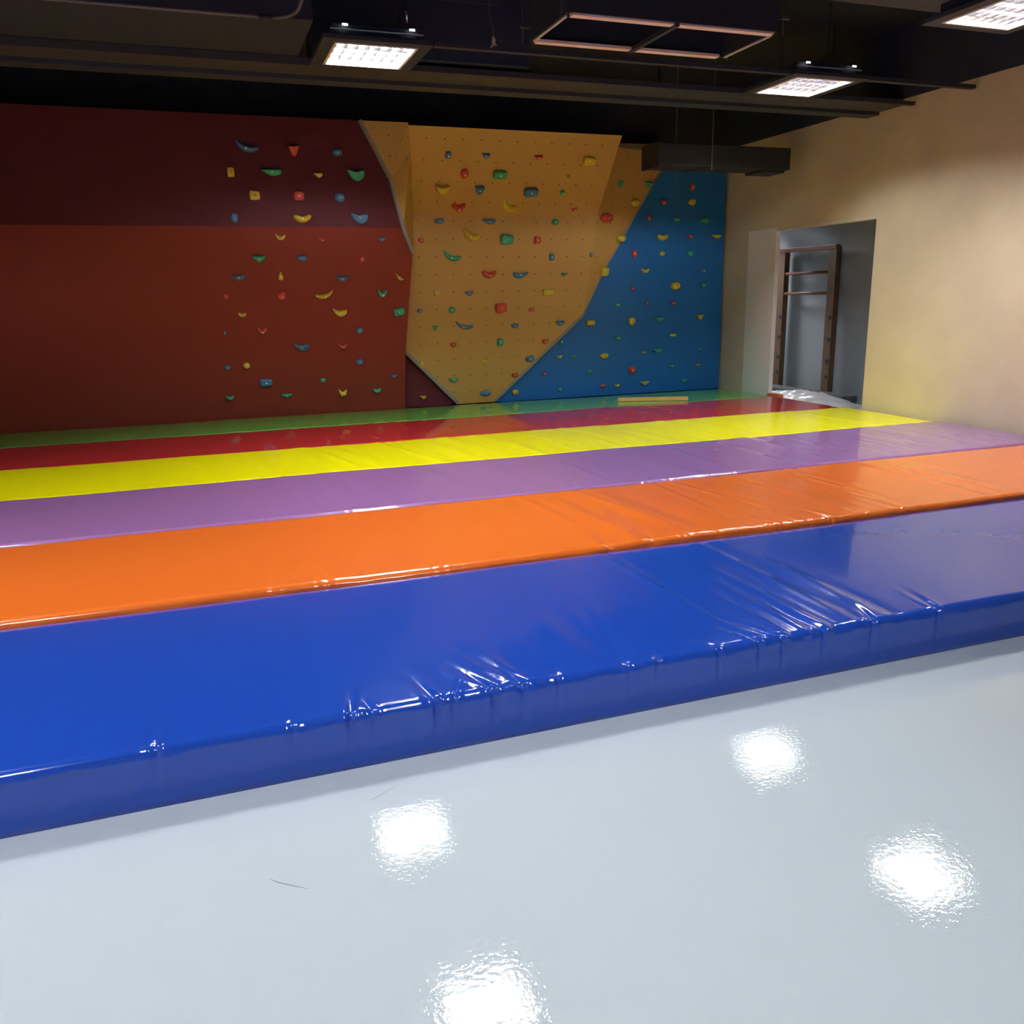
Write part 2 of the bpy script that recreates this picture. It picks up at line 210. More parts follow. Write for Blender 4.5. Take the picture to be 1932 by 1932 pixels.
def empty(name, loc, label, cat, group=None):
    o = bpy.data.objects.new(name, None); o.empty_display_size = .1
    C.objects.link(o); o.location = loc
    return tag(o, label, cat, group)
def box(bm, x0, x1, y0, y1, z0, z1, bev=0.):
    r = bmesh.ops.create_cube(bm, size=1)
    for v in r['verts']:
        v.co = Vector(((x0 + x1) / 2 + v.co.x * (x1 - x0), (y0 + y1) / 2 + v.co.y * (y1 - y0), (z0 + z1) / 2 + v.co.z * (z1 - z0)))
    if bev:
        es = list({e for v in r['verts'] for e in v.link_edges})
        bmesh.ops.bevel(bm, geom=es, offset=bev, segments=2, affect='EDGES', profile=.6)
def nbox(*a, **k):
    bm = bmesh.new(); box(bm, *a, **k); return bm
def cyl(bm, a, b, r, n=12, r2=None):
    a, b = Vector(a), Vector(b); d = b - a
    M = Matrix.Translation((a + b) / 2) @ d.to_track_quat('Z', 'Y').to_matrix().to_4x4()
    bmesh.ops.create_cone(bm, cap_ends=True, segments=n, radius1=r, radius2=r if r2 is None else r2, depth=d.length, matrix=M)
def tube(bm, pts, rad, n=10):
    """closed tube through points; rad scalar or list"""
    pts = [Vector(p) for p in pts]; rings = []
    up = Vector((0, 0, 1))
    for i, p in enumerate(pts):
        d = (pts[min(i + 1, len(pts) - 1)] - pts[max(i - 1, 0)]).normalized()
        s = d.cross(up)
        if s.length < .05: s = d.cross(Vector((0, 1, 0)))
        s.normalize(); t = s.cross(d)
        r = rad[i] if isinstance(rad, (list, tuple)) else rad
        rings.append([bm.verts.new(p + s * r * cos(2 * pi * k / n) + t * r * sin(2 * pi * k / n)) for k in range(n)])
    for a, b in zip(rings, rings[1:]):
        for k in range(n): bm.faces.new((a[k], a[(k + 1) % n], b[(k + 1) % n], b[k]))
    bm.faces.new(rings[0][::-1]); bm.faces.new(rings[-1])
def prism(bm, pts, back_y):
    """front polygon pts extruded back to the plane y = back_y"""
    by = back_y if callable(back_y) else (lambda z: back_y)
    f = [bm.verts.new(p) for p in pts]; b = [bm.verts.new((p[0], by(p[2]), p[2])) for p in pts]
    bm.faces.new(f); bm.faces.new(b[::-1]); n = len(f)
    for i in range(n): bm.faces.new((f[i], b[i], b[(i + 1) % n], f[(i + 1) % n]))
def strip(bm, a, b, inward, w, t, lift=(0, -1, 0)):
    """flat bar of width w, thickness t along a-b, lying towards 'inward'"""
    a, b, inward, L = Vector(a), Vector(b), Vector(inward), Vector(lift).normalized()
    d = (b - a).normalized(); s = inward - d * inward.dot(d); s.normalize()
    q = []
    for p in (a, b):
        q.append([bm.verts.new(p + s * u * w + L * v * t) for u, v in ((0, -1), (1, -.3), (1, 1), (0, 1))])
    for k in range(4): bm.faces.new((q[0][k], q[0][(k + 1) % 4], q[1][(k + 1) % 4], q[1][k]))
    bm.faces.new(q[0][::-1]); bm.faces.new(q[1])

# ------------------------------------------------------------------ materials
floor_m = mat('epoxy_floor', (.50, .585, .63), rough=.02, spec=.5)
def floor_nodes(m):
    nt = m.node_tree; b = nt.nodes['Principled BSDF']
    tc = nt.nodes.new('ShaderNodeTexCoord')
    n1 = nt.nodes.new('ShaderNodeTexNoise'); n1.inputs['Scale'].default_value = 60; n1.inputs['Detail'].default_value = 2
    n2 = nt.nodes.new('ShaderNodeTexNoise'); n2.inputs['Scale'].default_value = 3.5; n2.inputs['Detail'].default_value = 1
    for n in (n1, n2): nt.links.new(tc.outputs['Object'], n.inputs['Vector'])
    b1 = nt.nodes.new('ShaderNodeBump'); b1.inputs['Strength'].default_value = .5; b1.inputs['Distance'].default_value = .0008
    b2 = nt.nodes.new('ShaderNodeBump'); b2.inputs['Strength'].default_value = .35; b2.inputs['Distance'].default_value = .0012
    nt.links.new(n1.outputs['Fac'], b1.inputs['Height']); nt.links.new(n2.outputs['Fac'], b2.inputs['Height'])
    nt.links.new(b2.outputs['Normal'], b1.inputs['Normal']); nt.links.new(b1.outputs['Normal'], b.inputs['Normal'])
floor_nodes(floor_m)
black_m = mat('matt_black_ceiling_paint', (.024, .028, .040), rough=.7, spec=.3)
navy_m = mat('dark_navy_duct_paint', (.032, .042, .075), rough=.5, spec=.4)
char_m = mat('charcoal_metal', (.030, .036, .050), rough=.55, spec=.4)
wall_m = mat('cream_wall_paint', (.66, .58, .41), rough=.75, bump=(40, .15, .002)); vary(wall_m, 2.2, .06)
white_wall_m = mat('white_wall_paint', (.86, .86, .84), rough=.6)
room_m = mat('light_grey_room_paint', (.55, .56, .57), rough=.8)
grey_room_m = mat('blue_grey_room_paint', (.29, .33, .37), rough=.8)
RED = (.22, .034, .024); YEL = (.54, .335, .10); BLU = (.012, .155, .50)
red_m = mat('red_panel_paint', RED, rough=.58, spec=.2)
maroon_m = mat('maroon_panel_paint', (.105, .021, .030), rough=.6, spec=.15)
blue_m = mat('blue_panel_paint', BLU, rough=.4, spec=.35)
yellow_m = mat('yellow_panel_paint', YEL, rough=.42, spec=.35)
def bolt_holes(m, ox, oz, sx, sz, rad, hole):
    """grid of small drilled holes on the painted face, in object space"""
    nt = m.node_tree; b = nt.nodes['Principled BSDF']; col = tuple(b.inputs['Base Color'].default_value)
    tc = nt.nodes.new('ShaderNodeTexCoord'); sp = nt.nodes.new('ShaderNodeSeparateXYZ')
    nt.links.new(tc.outputs['Object'], sp.inputs[0])
    def mth(op, a, v=None):
        n = nt.nodes.new('ShaderNodeMath'); n.operation = op
        nt.links.new(a, n.inputs[0])
        if v is not None:
            if isinstance(v, (int, float)): n.inputs[1].default_value = v
            else: nt.links.new(v, n.inputs[1])
        return n.outputs[0]
    ax = []
    for sock, o, s in ((sp.outputs['X'], ox, sx), (sp.outputs['Z'], oz, sz)):
        t = mth('SUBTRACT', sock, o); t = mth('DIVIDE', t, s); r = mth('ROUND', t)
        t = mth('SUBTRACT', t, r); t = mth('MULTIPLY', t, s); ax.append(mth('MULTIPLY', t, t))
    d = mth('SQRT', mth('ADD', ax[0], ax[1])); k = mth('LESS_THAN', d, rad)
    mx = nt.nodes.new('ShaderNodeMix'); mx.data_type = 'RGBA'
    mx.inputs['A'].default_value = col; mx.inputs['B'].default_value = (*hole, 1)
    nt.links.new(k, mx.inputs['Factor']); nt.links.new(mx.outputs['Result'], b.inputs['Base Color'])
bolt_holes(yellow_m, 2.64, 1.83, .2165, .208, .0075, (.05, .025, .01))
trim_m = mat('grey_edge_trim', (.27, .27, .25), rough=.5)
HC = {'r': (.60, .07, .04), 'y': (.68, .56, .04), 'g': (.035, .40, .22), 'b': (.06, .22, .46)}
hold_m = {k: mat({'r': 'red', 'y': 'yellow', 'g': 'green', 'b': 'blue'}[k] + '_resin', v, rough=.42, bump=(90, .35, .002)) for k, v in HC.items()}
steel_m = mat('bolt_steel', (.9, .9, .9), rough=.3, metal=1)
wood_m = mat('varnished_brown_wood', (.14, .085, .05), rough=.45); vary(wood_m, 6, .25, (6, 6, 1))
rung_m = mat('reddish_brown_wood', (.16, .055, .035), rough=.4)
batten_m = mat('tan_wood', (.72, .42, .13), rough=.45); vary(batten_m, 8, .12, (1, 6, 6))
film_m = mat('white_plastic_film', (.62, .66, .68), rough=.3, coat=.3)
foam_m = mat('pale_pink_foam', (.85, .72, .68), rough=.9)
vinyl = {}
for nm, c, r in (('blue', (.012, .062, .41), .13), ('orange', (.78, .165, .02), .2), ('purple', (.31, .155, .385), .18),
              ('yellow', (.90, .88, .0), .26), ('red', (.56, .028, .035), .12), ('green', (.13, .48, .08), .15)):
    m = vinyl[nm] = mat(nm + '_vinyl', c, rough=r, spec=.5, coat=.3, coat_rough=.03, bump=(5, .2, .006))

# ------------------------------------------------------------------ room shell
XR = 7.12                                   # face of the right-hand wall
ZC = 4.15
YB = 10.84
o = struct(obj('floor', nbox(-3.2, 9.0, -3.2, 13.0, -.12, 0), floor_m))
def mark(pts, w):
    bm = bmesh.new(); tube(bm, pts, w, 5)
    for v in bm.verts: v.co.z = .0003 + max(0, v.co.z) * .2
    s = obj('scuff_mark', bm, char_m, o)
mark([(.043, 2.169, 0), (.062, 2.147, 0), (.10, 2.117, 0), (.137, 2.089, 0)], [.0004, .001, .001, .0003])
mark([(.374, 2.450, 0), (.405, 2.462, 0), (.44, 2.485, 0), (.466, 2.498, 0)], [.0003, .0009, .0006, .0003])
struct(obj('wall_back', nbox(-3.2, XR + .0, YB, YB + .2, 0, ZC), black_m))
struct(obj('wall_left', nbox(-3.4, -3.2, -3.2, YB + .2, 0, ZC), room_m))
struct(obj('wall_front', nbox(-3.4, 9.2, -3.4, -3.2, 0, ZC), room_m))
# right wall: cream below 3.45 m, black above, an opening between y 8.0 and 9.65
bm = bmesh.new()
box(bm, XR, XR + .06, 10.25, YB + .2, 0, 3.45)
box(bm, XR, XR + .06, 7.9, 10.25, 2.337, 3.45)
box(bm, XR, XR + .06, -3.2, 7.9, 0, 3.45)
wr = struct(obj('wall_right', bm, wall_m))
obj('white_pier', nbox(XR, XR + .06, 9.65, 10.25, 0, 2.337), white_wall_m, wr)
bm = bmesh.new(); box(bm, XR + .002, XR + .10, 7.9, 9.65, 2.300, 2.3365)
obj('lintel_soffit', bm, mat('pale_cream_paint', (.66, .62, .50), rough=.6), wr)
obj('upper_wall', nbox(XR - .02, XR + .1, -3.2, YB, 3.45, ZC), navy_m, wr)
struct(obj('ceiling', nbox(-3.4, 9.2, -3.4, YB + .2, ZC, ZC + .1), black_m))
# neighbouring room seen through the opening
struct(obj('wall_far_room', nbox(8.5, 8.6, 6.0, 13.0, 0, 3.6), grey_room_m))
struct(obj('wall_end_room', nbox(XR + .1, 8.5, 12.9, 13.0, 0, 3.6), grey_room_m))
struct(obj('wall_near_room', nbox(XR + .1, 8.5, 6.0, 6.1, 0, 3.6), grey_room_m))
struct(obj('ceiling_side_room', nbox(XR + .1, 8.6, 6.0, 13.0, 3.6, 3.7), black_m))

# ------------------------------------------------------------------ climbing wall
cw = empty('red_climbing_panel', (0, YB, 0), 'dark red two-tier climbing wall section on the left, maroon upper tier above rust-red lower tier', 'climbing wall')
def part(name, bm, m, root, smooth=False):
    s = obj(name, bm, m, root, smooth); s.matrix_parent_inverse = Matrix.Translation(-root.location); return s
bm = bmesh.new(); prism(bm, POLYS['rl'], 10.83); part('lower_face', bm, red_m, cw)
bm = bmesh.new(); prism(bm, POLYS['ru'], 10.83); part('upper_face', bm, maroon_m, cw)['label'] = 'darker maroon upper tier'
bm = bmesh.new(); box(bm, 2.36, 3.42, 10.78, 10.83, .2, 1.6); part('corner_face', bm, maroon_m, cw)
cy = empty('yellow_climbing_panel', (4, YB, 0), 'big ochre yellow climbing wall volume jutting out between red and blue', 'climbing wall')
bm = bmesh.new(); prism(bm, POLYS['yl'], 10.78); prism(bm, POLYS['yu'], 10.78)
bmesh.ops.remove_doubles(bm, verts=bm.verts[:], dist=.001)
part('main_face', bm, yellow_m, cy)
NF = POLYS['nf']
bm = bmesh.new()
f = [bm.verts.new(p) for p in NF]; b = [bm.verts.new((p[0], max(10.06, p[1] + .03), p[2])) for p in NF]
for t in ((0, 1, 6), (1, 5, 6), (1, 2, 5), (2, 4, 5), (2, 3, 4)): bm.faces.new([f[k] for k in t]); bm.faces.new([b[k] for k in t[::-1]])
for k in range(7): bm.faces.new((f[k], b[k], b[(k + 1) % 7], f[(k + 1) % 7]))
part('side_face', bm, yellow_m, cy)
bm = bmesh.new(); prism(bm, POLYS['dk'], 10.779); part('right_face', bm, yellow_m, cy)
L = POLYS['yl']; N = POLYS['nf']; D = POLYS['dk']
bm = bmesh.new()

for k in range(3): strip(bm, N[k], N[k + 1], (1, 0, 0), .03, .008)
part('edge_trim', bm, trim_m, cy)
bm = bmesh.new()
for k in range(3): strip(bm, N[k], N[k + 1], (0, 1, 0), .09, .004, (-1, 0, -.4))
part('side_edge_trim', bm, trim_m, cy)
bm = bmesh.new(); strip(bm, L[2], L[3], (1, 0, 1), .045, .012); part('edge_trim', bm, trim_m, cy)
bm = bmesh.new(); strip(bm, L[4], L[5], (-1, 0, 1), .03, .012); part('edge_trim', bm, trim_m, cy)
bm = bmesh.new()
for a, b in zip(D[:3], D[1:4]): strip(bm, a, b, (-1, 0, 1), .022, .01)
part('edge_trim', bm, trim_m, cy)
bm = bmesh.new(); box(bm, 5.06, 6.02, 10.52, 10.78, 3.36, 3.42); part('top_rail', bm, mat('brown_grey_board', (.17, .14, .13), rough=.6), cy)
cb = empty('blue_climbing_panel', (6, YB, 0), 'flat blue climbing wall section in the right corner', 'climbing wall')
bm = bmesh.new(); box(bm, 3.43, 7.085, 10.78, 10.8, .2, 3.40); part('face', bm, blue_m, cb)
bm = bmesh.new(); box(bm, 3.43, 7.075, 10.8, 10.83, .2, 3.38); part('backing_frame', bm, char_m, cb)

# ------------------------------------------------------------------ holds
OUT = {
 'wedge': [(-1, .75), (-.2, .8), (.8, 1), (1, .4), (.85, -.4), (.25, -1), (-.15, -.6), (-.6, .1)],
 'tri': [(-1, .95), (-.3, .85), (.4, .9), (1, 1), (.8, .1), (.4, -.85), (0, -1), (-.35, -.7), (-.7, .1)],
 'moon': [(-1, .8), (-.3, .65), (.4, .7), (1, .85), (.7, -.2), (.25, -.95), (-.15, -1), (-.65, -.25)],
 'scoop': [(-1, 1), (-.75, .95), (-.3, .6), (.2, .6), (.6, .9), (.95, .85), (1, .3), (.8, -.5), (.35, -1), (-.05, -.95), (-.5, -.4), (-.85, .3)],
 'pear': [(-.2, 1), (.25, 1), (.5, .4), (.8, 0), (1, -.6), (.45, -1), (-.4, -1), (-1, -.65), (-.75, 0), (-.45, .5)],
 'spike': [(-1, 1), (-.8, .95), (-.1, .1), (1, -.55), (.9, -.7), (.1, -1), (-.15, -.9), (-.6, .1)],
}
SPINE = {
 'banana': ([(-.93, .95), (-.78, .45), (-.45, -.1), (0, -.5), (.45, -.55), (.92, -.28)], [.14, .28, .38, .44, .42, .28]),
 'crescent': ([(-.93, .9), (-.65, .2), (-.2, -.35), (.25, -.4), (.7, .0), (.85, .35)], [.1, .35, .55, .6, .45, .2]),
 'bean': ([(-.75, .45), (-.4, -.1), (0, -.35), (.4, -.1), (.75, .45)], [.5, .64, .66, .64, .5]),
 'horn': ([(-.9, .92), (-.6, .15), (-.2, -.4), (.3, -.35), (.65, .0), (.9, .6)], [.1, .3, .5, .48, .35, .15]),
}
def chaikin(p, n=2):
    for _ in range(n):
        q = []
        for a, b in zip(p, p[1:] + p[:1]):
            q += [(a[0] * .75 + b[0] * .25, a[1] * .75 + b[1] * .25), (a[0] * .25 + b[0] * .75, a[1] * .25 + b[1] * .75)]
        p = q
    return p
def hold_mesh(shape, w, h, rng):
    """local frame: x right, z up, -y out of the wall"""
    sx = -1 if w < 0 else 1; w = abs(w); bm = bmesh.new(); m = min(w, h)
    if shape in SPINE:
        sp, rd = SPINE[shape]; pts = []; rr = []
        for i in range(len(sp) - 1):
            for k in range(3):
                t = k / 3; pts.append((sp[i][0] * (1 - t) + sp[i + 1][0] * t, sp[i][1] * (1 - t) + sp[i + 1][1] * t)); rr.append(rd[i] * (1 - t) + rd[i + 1] * t)
        pts.append(sp[-1]); rr.append(rd[-1])
        pts = [pts[0]] + [tuple((pts[i - 1][k] + 2 * pts[i][k] + pts[i + 1][k]) / 4 for k in (0, 1)) for i in range(1, len(pts) - 1)] + [pts[-1]]
        ks = .86; n = 12; rings = []
        P3 = [Vector((a * w / 2 * ks * sx, 0, b * h / 2 * ks)) for a, b in pts]
        dep = 0
        ends = [(0, .35), (len(P3) - 1, .35)]
        seq = [(P3[0] - (P3[1] - P3[0]).normalized() * rr[0] * m * .45, (P3[1] - P3[0]).normalized(), rr[0] * m / 2 * .5)]
        for i, p in enumerate(P3):
            d = (P3[min(i + 1, len(P3) - 1)] - P3[max(i - 1, 0)]).normalized(); seq.append((p, d, rr[i] * m / 2))
        seq.append((P3[-1] + (P3[-1] - P3[-2]).normalized() * rr[-1] * m * .45, (P3[-1] - P3[-2]).normalized(), rr[-1] * m / 2 * .5))
        for p, d, r in seq:
            s = d.cross(Vector((0, 1, 0))).normalized(); ring = []; de = r * 1.5 + .008; dep = max(dep, de)
            for k in range(n + 1):
                a = pi * k / n; ring.append(bm.verts.new(p + s * r * cos(a) * (1.05 if k in (0, n) else 1) + Vector((0, -de * sin(a) ** .8 if 0 < k < n else 0, 0))))
            rings.append(ring)
        for a, b in zip(rings, rings[1:]):
            for k in range(n): bm.faces.new((a[k], a[k + 1], b[k + 1], b[k]))
        bm.faces.new(rings[0]); bm.faces.new(rings[-1][::-1])
        top = P3[len(P3) // 2]
        return bm, Vector((top.x, -dep * .93, top.z)), m
    if shape in OUT: pts = chaikin(OUT[shape])
    else:
        e = {'round': 2., 'egg': 2.3, 'rect': 4.5}[shape]; pts = []
        for k in range(28):
            a = 2 * pi * k / 28; c, s = cos(a), sin(a)
            x = math.copysign(abs(c) ** (2 / e), c); y = math.copysign(abs(s) ** (2 / e), s)
            if shape == 'egg': x *= 1 + .12 * y
            if shape == 'rect': y *= 1 - .08 * x
            pts.append((x, y))
    cxm = sum(a for a, b in pts) / len(pts); czm = sum(b for a, b in pts) / len(pts)
    dep = min(.075, .38 * m + .012)
    if shape == 'round' and w > .12: dep = .07
    prof = [(1, 0), (1.0, .22), (.96, .5), (.86, .75), (.68, .92), (.4, 1.0)]
    if shape in ('rect',): prof = [(1, 0), (.99, .4), (.96, .75), (.88, .93), (.7, 1), (.35, 1.02)]
    if shape in ('tri', 'wedge', 'moon', 'scoop'): prof = [(1, 0), (.99, .35), (.95, .68), (.85, .88), (.66, .97), (.34, .92)]
    tilt = .25 if shape in ('scoop', 'tri', 'moon', 'wedge') else .05
    ph = [rng.uniform(0, 6.28) for _ in range(2)]
    rings = []
    for s, hh in prof:
        ring = []
        for i, (a, b) in enumerate(pts):
            wob = 1 + .03 * sin(3 * i * 2 * pi / len(pts) + ph[0]) * (1 - hh) + .04 * sin(5 * i * 2 * pi / len(pts) + ph[1]) * hh
            X = (cxm + (a - cxm) * s * wob) * w / 2 * sx; Z = (czm + (b - czm) * s * wob) * h / 2
            ring.append(bm.verts.new((X, -dep * hh * (1 + tilt * (b if hh > .3 else 0)), Z)))
        rings.append(ring)
    n = len(pts)
    for a, b in zip(rings, rings[1:]):
        for k in range(n): bm.faces.new((a[k], a[(k + 1) % n], b[(k + 1) % n], b[k]))
    bm.faces.new(rings[0][::-1])
    c = bm.verts.new((cxm * w / 2 * sx, -dep * prof[-1][1] * .98, czm * h / 2))
    for k in range(n): bm.faces.new((rings[-1][k], rings[-1][(k + 1) % n], c))
    return bm, Vector((cxm * w / 2 * sx, -dep * .95, czm * h / 2)), m
bb = bmesh.new()
bmesh.ops.create_uvsphere(bb, u_segments=14, v_segments=8, radius=1)
for v in bb.verts: v.co = Vector((v.co.x, v.co.y * .6, v.co.z))
bolt_o = obj('bolt', bb, steel_m, None, True); bolt_me = bolt_o.data; bpy.data.objects.remove(bolt_o)
GRP = {'red': 'climbing holds on the red panel', 'redtri': 'climbing holds on the red panel', 'yellow': 'climbing holds on the yellow panel',
       'dark': 'climbing holds on the yellow panel', 'blue': 'climbing holds on the blue panel'}
rng = random.Random(3)
for pan, pk, x, y, z, w, h, shape, c, rot, lab in HOLDS:
    bm, top, m = hold_mesh(shape, w, h, rng)
    n = Vector(PLANES[pk])                  # outward normal of the face the hold is bolted to
    Y_ = -n; X_ = Y_.cross(Vector((0, 0, 1))).normalized(); Z_ = X_.cross(Y_)
    Rm = Matrix(((X_.x, Y_.x, Z_.x), (X_.y, Y_.y, Z_.y), (X_.z, Y_.z, Z_.z))) @ Matrix.Rotation(radians(-rot), 3, 'Y')
    ho = obj('climbing_hold', bm, hold_m[c], None, True)
    ho.rotation_euler = Rm.to_euler()
    ho.location = (x, y + .002, z)
    tag(ho, lab, 'climbing hold', GRP[pan])
    b = bpy.data.objects.new('bolt', bolt_me); C.objects.link(b); b.parent = ho
    r = min(.014, .12 * m + .004); b.scale = (r, r, r); b.location = top

# ------------------------------------------------------------------ crash mats
Y0, W = [1616.98188, 0.24588, -0.02036, 0.34328, 0.20932, 2.65386, 1.36428, 3.35077, 1.15442, 1.76762, 6.79149, 7.43179][5], [1616.98188, 0.24588, -0.02036, 0.34328, 0.20932, 2.65386, 1.36428, 3.35077, 1.15442, 1.76762, 6.79149, 7.43179][6]
XL, XM = -2.75, 7.06
def make_mat(name, k, colour, H, vis, folds, pinches, lab, y1=None, wav=.004, seed=0):
    rg = random.Random(seed)
    ya = Y0 + k * W + .004; yb = (Y0 + (k + 1) * W - .004) if y1 is None else y1
    R = .035
    xs = []; x = XL
    while x < XM - 1e-6:
        xs.append(x)
        if x < XL + .04 or x > XM - .045: x += .008
        else: x += vis[2] if vis[0] < x < vis[1] else .05
    xs.append(XM)
    prof = []                                # (y, z, ny, nz)
    for i in range(9): prof.append((ya, .0 + (H - R) * i / 9, -1, 0))
    for i in range(9):
        a = pi / 2 * i / 8; prof.append((ya + R - R * cos(a), H - R + R * sin(a), -cos(a), sin(a)))
    n = 46
    for i in range(1, n):
        t = i / n; t = t ** 1.5; prof.append((ya + R + (yb - ya - 2 * R) * t, H, 0, 1))
    for i in range(7):
        a = pi / 2 * (1 - i / 6); prof.append((yb - R + R * cos(a), H - R + R * sin(a), cos(a), sin(a)))
    for i in range(1, 4): prof.append((yb, (H - R) * (1 - i / 3), 1, 0))
    P = [(x0, a, w, d0, dr, fl) for x0, a, w, d0, dr, fl in folds] 
    f1, f2, f3 = rg.uniform(0, 6), rg.uniform(0, 6), rg.uniform(0, 6)
    bm = bmesh.new(); rows = []
    for x in xs:
        ex = min(x - XL, XM - x); col = []
        px = 0.
        if ex < R: px = R - math.sqrt(max(0, R * R - (R - ex) ** 2))
        near = [f for f in P if abs(x - f[0]) < f[2] * 4 + abs(f[4]) * 1.5]
        nearp = [f for f in pinches if abs(x - f[0]) < .14]
        for (y, z, ny, nz) in prof:
            top = nz > .1; d = 0.
            s = y - ya
            if nz > .5: d += wav * (sin(x * 2.3 + f1 + y * .7) * .5 + sin(x * 5.1 + y * 1.9 + f2) * .25 + sin(x * .9 - y * 2.2 + f3) * .4) + .006 * sin(pi * min(1, max(0, s / (yb - ya))))
            for x0, a, w_, d0, dr, fl in near:
                if nz > .3:
                    xx = x - x0 - dr * s; env = math.exp(-((s - d0) / fl) ** 2)
                    g = xx / w_; d += a * env * (math.exp(-g * g) - .5 * math.exp(-(g - 1.9) ** 2))
            for x0, a, w_, ln, dr in nearp:
                e = math.exp(-s / ln) * (1 if z > H - R else max(0, 1 - (H - R - z) / .11)) if s >= 0 else 0
                xx = (x - x0 - dr * s) / (w_ * (1 + s * 3)); d += a * e * (-math.exp(-xx * xx) + .55 * math.exp(-((abs(xx) - 1.6) ** 2)))
            if nz == 0 and ny < 0 and z > .02:
                d += .0022 * sin(x * 9 + f2 + sin(x * 3.1) * 2) * (z / H) + .0012 * sin(x * 31 + f1 + z * 6)
                d += -.0035 * math.exp(-((z - H + .055) / .006) ** 2)       # seam line below the edge
            zz = z
            if ex < R and z > H - R: zz = z - px * (z - (H - R)) / R
            col.append(bm.verts.new((x, y + ny * max(d, -.02) , max(0, zz + nz * d))))
        rows.append(col)
    m = len(prof)
    for a, b in zip(rows, rows[1:]):
        for i in range(m - 1): bm.faces.new((a[i], a[i + 1], b[i + 1], b[i]))
        bm.faces.new((a[m - 1], a[0], b[0], b[m - 1]))
    bm.faces.new(rows[0]); bm.faces.new(rows[-1][::-1])
    o = obj(name, bm, vinyl[colour], None, True)
    tag(o, lab, 'crash mat', 'wide vinyl crash mats laid side by side')
    return o
def rfolds(seed, x0, x1, n, a, w, dr=(-.12, .12), fl=(.3, .7)):
    rg = random.Random(seed)
    return [(rg.uniform(x0, x1), a * rg.uniform(.3, 1), w * rg.uniform(.5, 1.4), rg.uniform(0, 1.2), rg.uniform(*dr), rg.uniform(*fl)) for _ in range(n)]
def rpinch(seed, x0, x1, n, a):
    rg = random.Random(seed)
    return [(rg.uniform(x0, x1), a * rg.uniform(.3, 1), rg.uniform(.008, .018), rg.uniform(.05, .2), rg.uniform(-.3, .3)) for _ in range(n)]
blue_f = [(1.95, .004, .02, .9, -.03, .5), (2.22, .006, .022, .1, .0, .35), (2.32, .007, .026, .25, .0, .4), (2.47, .005, .03, .6, .02, .6),
          (2.62, .005, .035, .3, .02, .6), (1.27, .006, .05, .35, .0, .4), (1.42, -.004, .03, .2, .1, .4), (.92, .006, .03, .05, .1, .22), (2.12, .006, .015, .05, .0, .25)]
blue_p = [(.17, .006, .012, .03, 0), (.36, .011, .013, .06, .2), (.44, .007, .012, .05, -.3), (.66, .013, .014, .09, -.25), (.72, .008, .01, .08, .5), (.87, .012, .014, .12, -.4), (.985, .011, .016, .16, -.35),
          (1.12, .006, .01, .05, .1), (1.41, .006, .012, .06, -.2), (1.53, .006, .012, .05, .1), (1.80, .010, .012, .1, -.5), (1.99, .011, .014, .1, -.4), (2.10, .012, .012, .16, -.5), (2.30, .01, .014, .15, -.2), (2.55, .01, .014, .1, .3), (2.9, .01, .014, .1, .2), (-.25, .008, .014, .1, .2)]
make_mat('crash_mat', 0, 'blue', .205, (-.95, 3.6, .0055), blue_f, blue_p, 'blue vinyl crash mat nearest the camera, its front side on the pale floor', seed=1, wav=.003)
make_mat('crash_mat', 1, 'orange', .232, (-1.0, 5.0, .009), rfolds(11, 1.9, 5, 34, .0046, .05) + rfolds(5, 0, 1.9, 5, .002, .06), rpinch(12, 1.9, 5.2, 18, .006) + rpinch(13, 0, 1.9, 8, .003), 'orange vinyl crash mat between the blue and the purple mats', seed=2)
make_mat('crash_mat', 2, 'purple', .236, (-1.3, 6.9, .013), rfolds(21, 0, 6.8, 40, .003, .06), rpinch(22, 0, 6.8, 20, .004), 'purple vinyl crash mat between the orange and the yellow mats', seed=3)
make_mat('crash_mat', 3, 'yellow', .226, (-1.5, 7.0, .014), rfolds(31, 0, 7, 60, .005, .05, (-.25, .05)), rpinch(32, 0, 7, 30, .006), 'bright yellow vinyl crash mat between the purple and the red mats', seed=4)
make_mat('crash_mat', 4, 'red', .218, (-1.8, 7.0, .016), rfolds(41, .3, 7, 30, .004, .04, (-.25, .05)), rpinch(42, .3, 7, 12, .003), 'red vinyl crash mat between the yellow and the green mats', seed=5, wav=.003)
make_mat('crash_mat', 5, 'green', .214, (-2.0, 7.0, .017), rfolds(51, .3, 4.2, 34, .004, .05, (-.25, .05)) + rfolds(52, 4.2, 7, 6, .002, .04), rpinch(53, .3, 4.2, 16, .004), 'green vinyl crash mat lying along the foot of the climbing wall', y1=10.615, seed=6, wav=.003)

# batten lying on the green mat
a, b = Vector((5.03, 9.93, .217)), Vector((5.86, 9.60, .217))
d = b - a
bo = obj('wooden_batten', nbox(0, d.length, -.022, .022, 0, .045, bev=.004), batten_m)
bo.location = a + Vector((0, 0, .003)); bo.rotation_euler = (0, 0, math.atan2(d.y, d.x))
tag(bo, 'tan wooden batten lying on the green mat in front of the blue panel', 'batten')

